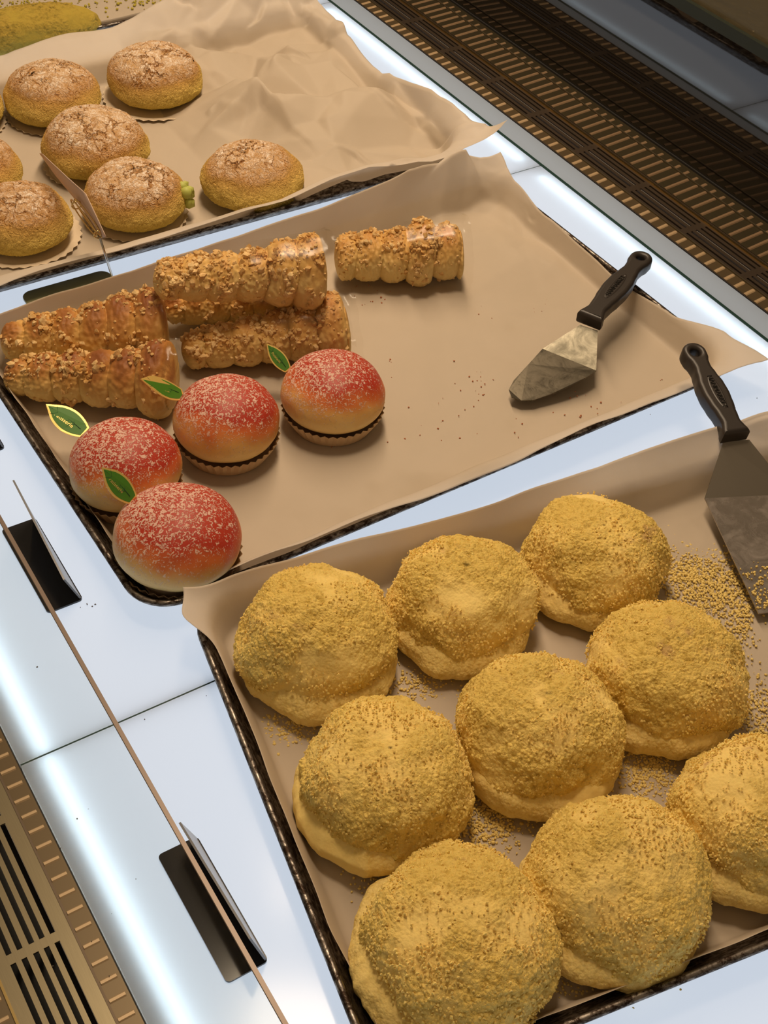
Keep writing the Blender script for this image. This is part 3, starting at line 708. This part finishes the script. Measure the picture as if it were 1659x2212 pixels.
def make_horn(tip, big, r0, r1, label, seed, nseg=6, streu=300, zt=.0, dense=.5, pw=.75, film=True, bake=1.0):
    tip, big = Vector(tip), Vector(big); ax = big-tip; Ln = ax.length; ax.normalize()
    up = Vector((0, 0, 1)); up = (up-ax*up.dot(ax)).normalized(); sd = up.cross(ax)
    R = Matrix(((ax.x, sd.x, up.x), (ax.y, sd.y, up.y), (ax.z, sd.z, up.z)))
    root = empty('cream_horn', tip); tag(root, label, 'cream horn', 'crumble-topped cream horns in clear film')
    rnd = random.Random(int(seed*10)); nu, nv = 120, 300; V = []; Fc = []; bk = []; NR = {}
    def surf(t, f):
        u = t*nseg+(f/(2*math.pi))*.35+.15*noise.noise(Vector((math.cos(f), math.sin(f), seed)))
        s = abs(math.sin(math.pi*u)); k = int(math.floor(u)); amp = .9+.18*noise.noise(Vector((k*3.7, seed, 0)))
        R_ = r0+(r1-r0)*(t**pw); end = 1.0
        if t < .06: end = math.sqrt(max(1-((.06-t)/.06)**2, 0))
        if t > .965: end = math.sqrt(max(1-((t-.965)/.035)**2, 0))*.75+.25
        r = R_*end*amp*(.80+.24*s**.5)
        r *= 1+.05*noise.noise(Vector((t*7, math.cos(f)*1.5, math.sin(f)*1.5+seed)))
        r += .0012*noise.noise(Vector((t*45, math.cos(f)*7, math.sin(f)*7+seed)))
        cf, sf = math.cos(f), math.sin(f)
        return Vector((t*Ln, r*cf, r*sf*(1.0 if sf > 0 else .93))), sf, s
    for j in range(nv+1):
        t = j/nv
        for i in range(nu):
            p, sf, s = surf(t, 2*math.pi*i/nu)
            V.append(tuple(R @ p)); bk.append(bake*(max(sf, -.2)*.62+.12)*(.55+.45*s)+.14*(t-.3)*bake)
    for j in range(nv):
        for i in range(nu):
            a0 = j*nu+i; a1 = j*nu+(i+1) % nu; Fc.append((a0, a1, a1+nu, a0+nu))
    Fc.append(tuple(range(nu))[::-1]); Fc.append(tuple(nv*nu+i for i in range(nu)))
    me = mesh_np('dough', V, Fc); at = me.attributes.new('bake', 'FLOAT', 'POINT'); at.data.foreach_set('value', bk)
    link('dough', me, HORN, root)
    mb = MB(); n = 0; tries = 0
    while n < streu and tries < streu*20:
        tries += 1
        t = rnd.uniform(.02, .97); f = rnd.gauss(math.pi/2, 1.05)
        w = noise.noise(Vector((t*5, f*1.2, seed*2)))
        if w < -.25+(.5-dense)*.9: continue
        p, sf, s = surf(t, f); big_ = rnd.random() < .16
        r = rnd.uniform(.0018, .0032) if big_ else rnd.uniform(.0006, .0016)
        mb.blob(R @ p, r, rnd, 1, .42); n += 1
    for q in range(int(streu*.05)):
        t0 = rnd.uniform(.05, .95); f0 = rnd.gauss(math.pi/2, .9)
        for w_ in range(rnd.randint(5, 14)):
            t = min(max(t0+rnd.gauss(0, .022), .01), .97); f = f0+rnd.gauss(0, .13)
            p, sf, s = surf(t, f); mb.blob(R @ (p*1.0+Vector((0, math.cos(f), math.sin(f)))*rnd.uniform(0, .0015)), rnd.uniform(.0011, .0030), rnd, 1, .45)
    # crumbs that gathered along the underside
    for q in range(int(streu*.18)):
        t = rnd.uniform(.1, .95); f = math.pi/2+rnd.choice((-1,))*rnd.uniform(1.5, 2.1)
        p, sf, s = surf(t, f); mb.blob(R @ p, rnd.uniform(.0012, .0036), rnd, 1, .4)
    mb.build('crumble_topping', STREU, root, False, 'stuff')
    if film:
        V = []; Fc = []; nu = 72; nv = 26
        for j in range(nv+1):
            t = .55+.50*j/nv
            for i in range(nu):
                f = 2*math.pi*i/nu; R_ = (r0+(r1-r0)*(min(t, 1)**pw))
                r = R_*1.07*(1+.04*noise.noise(Vector((t*9, math.cos(f)*2.2, math.sin(f)*2.2+seed))))
                if t > 1: r *= 1+.10*noise.noise(Vector((t*30, math.cos(f)*5, math.sin(f)*5)))-(t-1)*1.2
                tt = t+(.012*noise.noise(Vector((math.cos(f)*4, math.sin(f)*4, seed))) if t > .98 else 0)
                V.append(tuple(R @ Vector((tt*Ln, r*math.cos(f), max(r*math.sin(f), -R_*.98)))))
        for j in range(nv):
            for i in range(nu):
                a0 = j*nu+i; a1 = j*nu+(i+1) % nu; Fc.append((a0, a1, a1+nu, a0+nu))
        link('clear_film', mesh_np('clear_film', V, Fc), FILM, root)
    return root
make_horn(P(330, 610, .082), P(700, 588, .078), .013, .0345, 'pale crumbly cream horn stacked on top of the pile', 1.3, 6, 620, dense=.7, bake=.65)
make_horn(P(722, 560, .028), P(998, 545, .034), .021, .0335, 'cream horn lying alone at the right end by the parchment fold', 2.6, 5, 480, dense=.6, pw=.8, bake=.75)
make_horn(P(2, 742, .026), P(362, 702, .036), .015, .0350, 'brown cream horn at the back left against the parchment wall', 3.9, 6, 340, dense=.45, pw=.75, bake=1.1)
make_horn(P(10, 815, .022), P(378, 822, .034), .014, .0325, 'glossy brown cream horn in front at the left tray wall', 4.7, 6, 260, dense=.3, pw=.55, bake=1.15)
make_horn(P(392, 762, .020), P(752, 705, .034), .014, .0330, 'crumble-covered cream horn behind the peach buns, under the pile', 5.8, 6, 560, dense=.7, pw=.7, bake=.75)
make_horn(P(352, 668, .026), P(640, 628, .030), .013, .0300, 'shadowed cream horn almost hidden beneath the stacked ones', 6.1, 6, 120, dense=.4, pw=.6, bake=1.3, film=False)

# green crumb roll on the far tray
r = empty('crumb_roll', (-1.4700, .4100, .0040), math.radians(84)); tag(r, 'long roll coated in olive green crumbs at the far top left', 'sponge roll')
V, Fc = dome(.030, .046, .45, .75, 3.0, 300, 150, .05)
V = [(p[0]*(4.4 if abs(p[0]) > 0 else 1), p[1], p[2]) for p in V]
V = [(math.copysign(abs(p[0]/.132)**.62*.132, p[0]), p[1]*1.05, p[2]) for p in V]
link('roll_body', mesh_np('roll_body', V, Fc), CRUMBG, r)

# ------------------------------------------------------------------ loose crumbs (stuff)
def scatter(name, spots, mat, label, rnd, z=.0045, rr=(.0004, .0013)):
    mb = MB()
    for (px, py, sx, sy, n) in spots:
        for q in range(n):
            p = P(rnd.gauss(px, sx), rnd.gauss(py, sy), z); rad = rnd.uniform(*rr)
            mb.blob((p.x, p.y, z+rnd.uniform(-.3, .6)*rad), rad, rnd, .8)
    o = mb.build(name, mat, None, True); tag(o, label, 'crumbs', kind='stuff'); return o
scatter('crumbs', [(1535, 1270, 48, 40, 1500), (1480, 1235, 25, 18, 300), (1600, 1340, 18, 40, 300), (1400, 1660, 34, 34, 700), (1055, 1775, 38, 34, 700),
                   (900, 1480, 50, 20, 250), (620, 1570, 35, 20, 260), (1640, 1560, 20, 50, 350), (1200, 1745, 50, 25, 250), (1130, 2130, 130, 18, 260),
                   (1560, 1330, 60, 90, 160), (830, 1900, 40, 20, 160), (1480, 1130, 60, 40, 40)],
        CRUMBL, 'yellow sponge crumbs spilled between the crumb buns and by the turner', random.Random(3))
scatter('crumbs', [(60, 15, 80, 8, 220), (310, 5, 40, 8, 60)], CRUMBLG, 'green crumbs lying behind the green crumb roll', random.Random(4), rr=(.0008, .0022))
scatter('crumbs', [(1030, 830, 14, 14, 14), (1180, 650, 4, 4, 3), (1150, 640, 40, 30, 10), (1000, 890, 120, 60, 30), (840, 778, 4, 4, 3), (1430, 822, 3, 2, 2), (1040, 660, 12, 12, 5), (810, 640, 30, 15, 14), (1260, 880, 60, 20, 16)],
        Mat('brown_crumbs', (.45, .16, .07), .8).m, 'brown and red specks scattered on the parchment round the cake server', random.Random(5), rr=(.0003, .0009))
scatter('crumbs', [(200, 1310, 12, 3, 6), (315, 1553, 3, 2, 1), (445, 1505, 2, 1, 1), (78, 1440, 2, 2, 1), (1510, 1120, 60, 40, 10), (1580, 870, 40, 40, 8), (250, 1900, 90, 120, 8)],
        Mat('grey_specks', (.12, .10, .08), .8).m, 'tiny dark specks on the lit white panels', random.Random(6), z=.0005, rr=(.0003, .0007))

# ------------------------------------------------------------------ price tag holders (bent black acrylic)
def tag_holder(c, label, lx=.0948, ly=.0272, lean=.0095, hh=.036, hf=.026, twist=0.0):
    r = empty('tag_holder', (c[0], c[1], .0003)); tag(r, label, 'price tag holder', 'black tag holders along the glass')
    ol = rrect(lx/2, ly/2, .003, 5); n = len(ol)
    V = [(x, y, 0) for x, y in ol]+[(x, y, .0016) for x, y in ol]
    Fc = [tuple(range(n))[::-1], tuple(range(n, 2*n))]+[(i, (i+1) % n, n+(i+1) % n, n+i) for i in range(n)]
    link('base_plate', mesh_np('base_plate', V, Fc, False), BLACKA, r)
    V = []; nx, nz = 16, 8; Fc = []
    for s in (0, 1):
        for j in range(nz+1):
            for i in range(nx+1):
                t = j/nz; x = -lx/2+.001+(lx-.002)*i/nx; y = ly/2-.0006-s*.0014-lean*t - twist*t*(i/nx)
                V.append((x, y, .0014+(hf+(hh-hf)*i/nx)*t))
    m = (nx+1)*(nz+1)
    for j in range(nz):
        for i in range(nx):
            a = j*(nx+1)+i; Fc.append((a+1, a, a+nx+1, a+nx+2)); Fc.append((m+a, m+a+1, m+a+nx+2, m+a+nx+1))
    for i in range(nx):
        a = nz*(nx+1)+i; Fc.append((a+1, a, m+a, m+a+1)); Fc.append((i, i+1, m+i+1, m+i))
    for j in range(nz):
        a = j*(nx+1); Fc.append((a, a+nx+1, m+a+nx+1, m+a)[::-1]); a += nx; Fc.append((a, a+nx+1, m+a+nx+1, m+a))
    link('upright_plate', mesh_np('upright_plate', V, Fc, False), GREYA, r)
    return r
tag_holder((-.3580, .1440), 'black tag holder crossed by the glass edge, nearest the viewer')
tag_holder((-.6700, .1580), 'black tag holder on the lit panel beside the nearest peach buns, middle of three', lean=.0095, hh=.026, hf=.046)
tag_holder((-.8525, .1660), 'black tag holder with just one corner at the left photo edge')

# ------------------------------------------------------------------ clip stand with card
r = empty('card_clip_stand', (-.9815, .308, .0002)); tag(r, 'wire clip stand with olive plate between the two far trays', 'card stand')
ol = rrect(.0185, .0430, .010, 8); n = len(ol)
V = [(x, y, .0002) for x, y in ol]+[(x, y, .0022) for x, y in ol]
link('stand_plate', mesh_np('stand_plate', V, [tuple(range(n))[::-1], tuple(range(n, 2*n))]+[(i, (i+1) % n, n+(i+1) % n, n+i) for i in range(n)], False), OLIVE, r)
w0 = P(250, 622, .002); w1 = P(216, 514, .062)
off = Vector(r.location)
MB().tube([w0-off, w1-off], .0011, 8).build('wire', STEEL, r, True)
c0, c1 = P(214, 508, .064), P(157, 432, .066); dv = (c1-c0); nv_ = Vector((-dv.y, dv.x, 0)).normalized()
for s in (-1, 1):
    pts = []
    for k in range(22):
        a = 2*math.pi*k/21; q = c0+dv*.5+dv*.5*math.cos(a)*1.0+Vector((0, 0, .0055*math.sin(a)))+nv_*s*.0018
        pts.append(q-off)
    MB().tube(pts, .0007, 6).build('clip_loop', BRASS, r, True)
for f_ in (.02, .85):
    q0 = c0+dv*f_
    pts = [(q0+Vector((0, 0, .004*math.sin(a)))+nv_*.0045*math.cos(a))-off for a in [2*math.pi*k/16 for k in range(17)]]
    MB().tube(pts, .0007, 6).build('clip_ring', BRASS, r, True)
# the card it holds
lowr = [P(222, 514, .060), P(196, 474, .060), P(158, 424, .060), P(120, 378, .060), P(86, 331, .062)]
topr = [P(230, 512, .070), P(205, 458, .082), P(186, 418, .088), P(150, 386, .082), P(92, 332, .070)]
V = []; Fc = []; N = 24
def cr(arr, t):
    x = t*(len(arr)-1); i = min(int(x), len(arr)-2); return arr[i].lerp(arr[i+1], x-i)
for s in (0, .0006):
    for i in range(N+1):
        a, b = cr(lowr, i/N), cr(topr, i/N)
        for j in range(5): q = a.lerp(b, j/4)+nv_*s; V.append(tuple(q))
m = (N+1)*5
for i in range(N):
    for j in range(4):
        a = i*5+j; Fc += [(a, a+1, a+6, a+5), (m+a, m+a+5, m+a+6, m+a+1)]
    Fc += [(i*5, i*5+5, m+i*5+5, m+i*5), (i*5+4, m+i*5+4, m+i*5+9, i*5+9)]
Fc += [(0, m, m+1, 1), (1, m+1, m+2, 2), (2, m+2, m+3, 3), (3, m+3, m+4, 4)]
o = link('paper_card', mesh_np('paper_card', V, Fc), CARD); tag(o, 'tan paper card held edge-on by the brass clip among the melon buns', 'card')

# ------------------------------------------------------------------ cake server and turner
def handle(pE, pC, width, label_txt, parent, thick=.0135, roll=Vector((0, 0, 1)), txtrot=False, hole=.0042):
    """pE: centre of the hole end, pC: collar end; returns frame"""
    pE, pC = Vector(pE), Vector(pC); ax = pC-pE; Ln = ax.length; ax.normalize()
    up = (Vector(roll)-ax*Vector(roll).dot(ax)).normalized(); sd = up.cross(ax)
    off = parent.location
    T = Matrix(((ax.x, sd.x, up.x, pE.x-off.x), (ax.y, sd.y, up.y, pE.y-off.y), (ax.z, sd.z, up.z, pE.z-off.z), (0, 0, 0, 1)))
    w = width/2
    prof = [(0.00, .88), (.06, .86), (.13, .70), (.19, .66), (.28, .78), (.40, .96), (.52, 1.0), (.64, .92), (.76, .78), (.86, .72), (.93, .86), (.96, .98), (1.0, .98)]
    def wid(t):
        for (a, wa), (b, wb) in zip(prof, prof[1:]):
            if t <= b:
                f = (t-a)/(b-a); f = f*f*(3-2*f); return w*(wa+(wb-wa)*f)
        return w*.98
    cu = bpy.data.curves.new('h', 'CURVE'); cu.dimensions = '2D'; cu.fill_mode = 'BOTH'
    up_pts = [(Ln*t, wid(t)) for t in np.linspace(0, 1, 40)]
    cap = [(-w*.88*math.sin(a)*1.0, w*.88*math.cos(a)) for a in np.linspace(.15, math.pi-.15, 14)]
    ol = up_pts[::-1]+cap+[(x, -y) for x, y in up_pts]
    sp = cu.splines.new('POLY'); sp.points.add(len(ol)-1)
    for p_, (x, y) in zip(sp.points, ol): p_.co = (x, y, 0, 1)
    sp.use_cyclic_u = True
    sp = cu.splines.new('POLY'); sp.points.add(19)
    for k, p_ in enumerate(sp.points):
        a = -2*math.pi*k/20; p_.co = (hole*math.cos(a)+.001, hole*math.sin(a), 0, 1)
    sp.use_cyclic_u = True
    cu.extrude = thick/2-.0035; cu.bevel_depth = .0035; cu.bevel_resolution = 4; cu.offset = -.0035
    o = bpy.data.objects.new('h', cu); col.objects.link(o)
    dg = bpy.context.evaluated_depsgraph_get(); me = bpy.data.meshes.new_from_object(o.evaluated_get(dg)); bpy.data.objects.remove(o)
    me.materials.clear(); me.name = 'handle'; me.transform(T)
    me.polygons.foreach_set('use_smooth', [True]*len(me.polygons)); me.set_sharp_from_angle(angle=.6)
    h = link('handle', me, BLACKP, parent)
    # recessed oval with lettering
    rec = []; N = 28
    for k in range(N):
        a = 2*math.pi*k/N; rec.append((Ln*.52+Ln*.20*math.cos(a), w*.36*math.sin(a)))
    V = [tuple(T @ Vector((x, y, thick/2+.0002))) for x, y in rec]+[tuple(T @ Vector((Ln*.52+(x-Ln*.52)*.9, y*.8, thick/2+.0005))) for x, y in rec]+[tuple(T @ Vector((Ln*.52+(x-Ln*.52)*.86, y*.7, thick/2+.0002))) for x, y in rec]
    Fc = [(i, (i+1) % N, N+(i+1) % N, N+i) for i in range(N)]+[(N+i, N+(i+1) % N, 2*N+(i+1) % N, 2*N+i) for i in range(N)]+[tuple(2*N+i for i in range(N))]
    link('oval_badge', mesh_np('oval_badge', V, Fc, False), BLACKP, h)
    me = font_mesh(label_txt, w*.50, .0003)
    me.transform(T @ Matrix.Translation((Ln*.52, 0, thick/2+.0004)) @ Matrix.Rotation(math.pi if txtrot else 0, 4, 'Z'))
    link('lettering', me, BLACKT, h)
    return T, Ln
def plate_from(pts_list, faces, th, name, mat, parent):
    off = Vector(parent.location); V = [tuple(Vector(p)-off) for p in pts_list]
    o = link(name, mesh_np(name, V, faces, False), mat, parent)
    m = o.modifiers.new('s', 'SOLIDIFY'); m.thickness = th; m.offset = 0
    return o
# cake server
r = empty('cake_server', P(1240, 760, .010)); tag(r, 'steel cake server with black handle resting over the parchment and rim', 'cake server')
pe, pc = P(1383, 566, .041), P(1272, 694, .041)
handle(pe, pc, .0245, 'HANMARKET', r, .0135, txtrot=True)
NZ = .034; FZ = .0215; TZ = .0135
pts = [P(1253, 702, NZ), P(1291, 715, NZ), P(1288, 801, FZ), P(1172, 754, FZ),
       P(1268, 815, FZ-.001), P(1228, 836, .0175), P(1190, 852, .0155), P(1152, 865, .0140), P(1126, 866, TZ), P(1105, 858, TZ), P(1099, 842, TZ), P(1110, 822, .0150), P(1142, 787, .0180)]
plate_from([pts[0], pts[1], pts[2], pts[3]], [(0, 1, 2, 3)], .0009, 'neck_plate', BLADEN, r)
plate_from([pts[3], pts[2], pts[4], pts[5], pts[6], pts[7], pts[8], pts[9], pts[10], pts[11], pts[12]], [tuple(range(11))], .0009, 'blade', BLADED, r)
# turner
r = empty('turner', P(1620, 1150, .010)); tag(r, 'wide steel turner with black handle lying on the crumb bun tray', 'turner')
pe, pc = P(1497, 770, .066), P(1588, 945, .052)
handle(pe, pc, .0235, 'HANMARKET', r, .0150, txtrot=False)
NZ = .047; FZ = .024
a0, a1 = P(1562, 955, NZ), P(1618, 950, NZ); f0 = P(1522, 1077, FZ); f1 = P(1712, 1068, FZ); b0 = P(1638, 1326, .012); b1 = P(1860, 1300, .012)
plate_from([a0, a1, f1, f0], [(0, 1, 2, 3)], .0010, 'neck_plate', Mat('brushed_dark_steel', (.30, .27, .22), .38, 1.0).m, r)
plate_from([f0, f1, b1, b0], [(0, 1, 2, 3)], .0010, 'blade', BLADE, r)
mb = MB(); rnd = random.Random(8)
for q in range(160):
    t = rnd.random()**.6; s = rnd.uniform(.03, .6)
    p = (f0.lerp(b0, .55+.42*t)).lerp(f1.lerp(b1, .55+.42*t), s*.5); mb.blob((p.x-r.location.x, p.y-r.location.y, p.z-r.location.z+.0010), rnd.uniform(.0005, .0012), rnd)
mb.build('crumbs', CRUMBL, r, True, 'stuff')
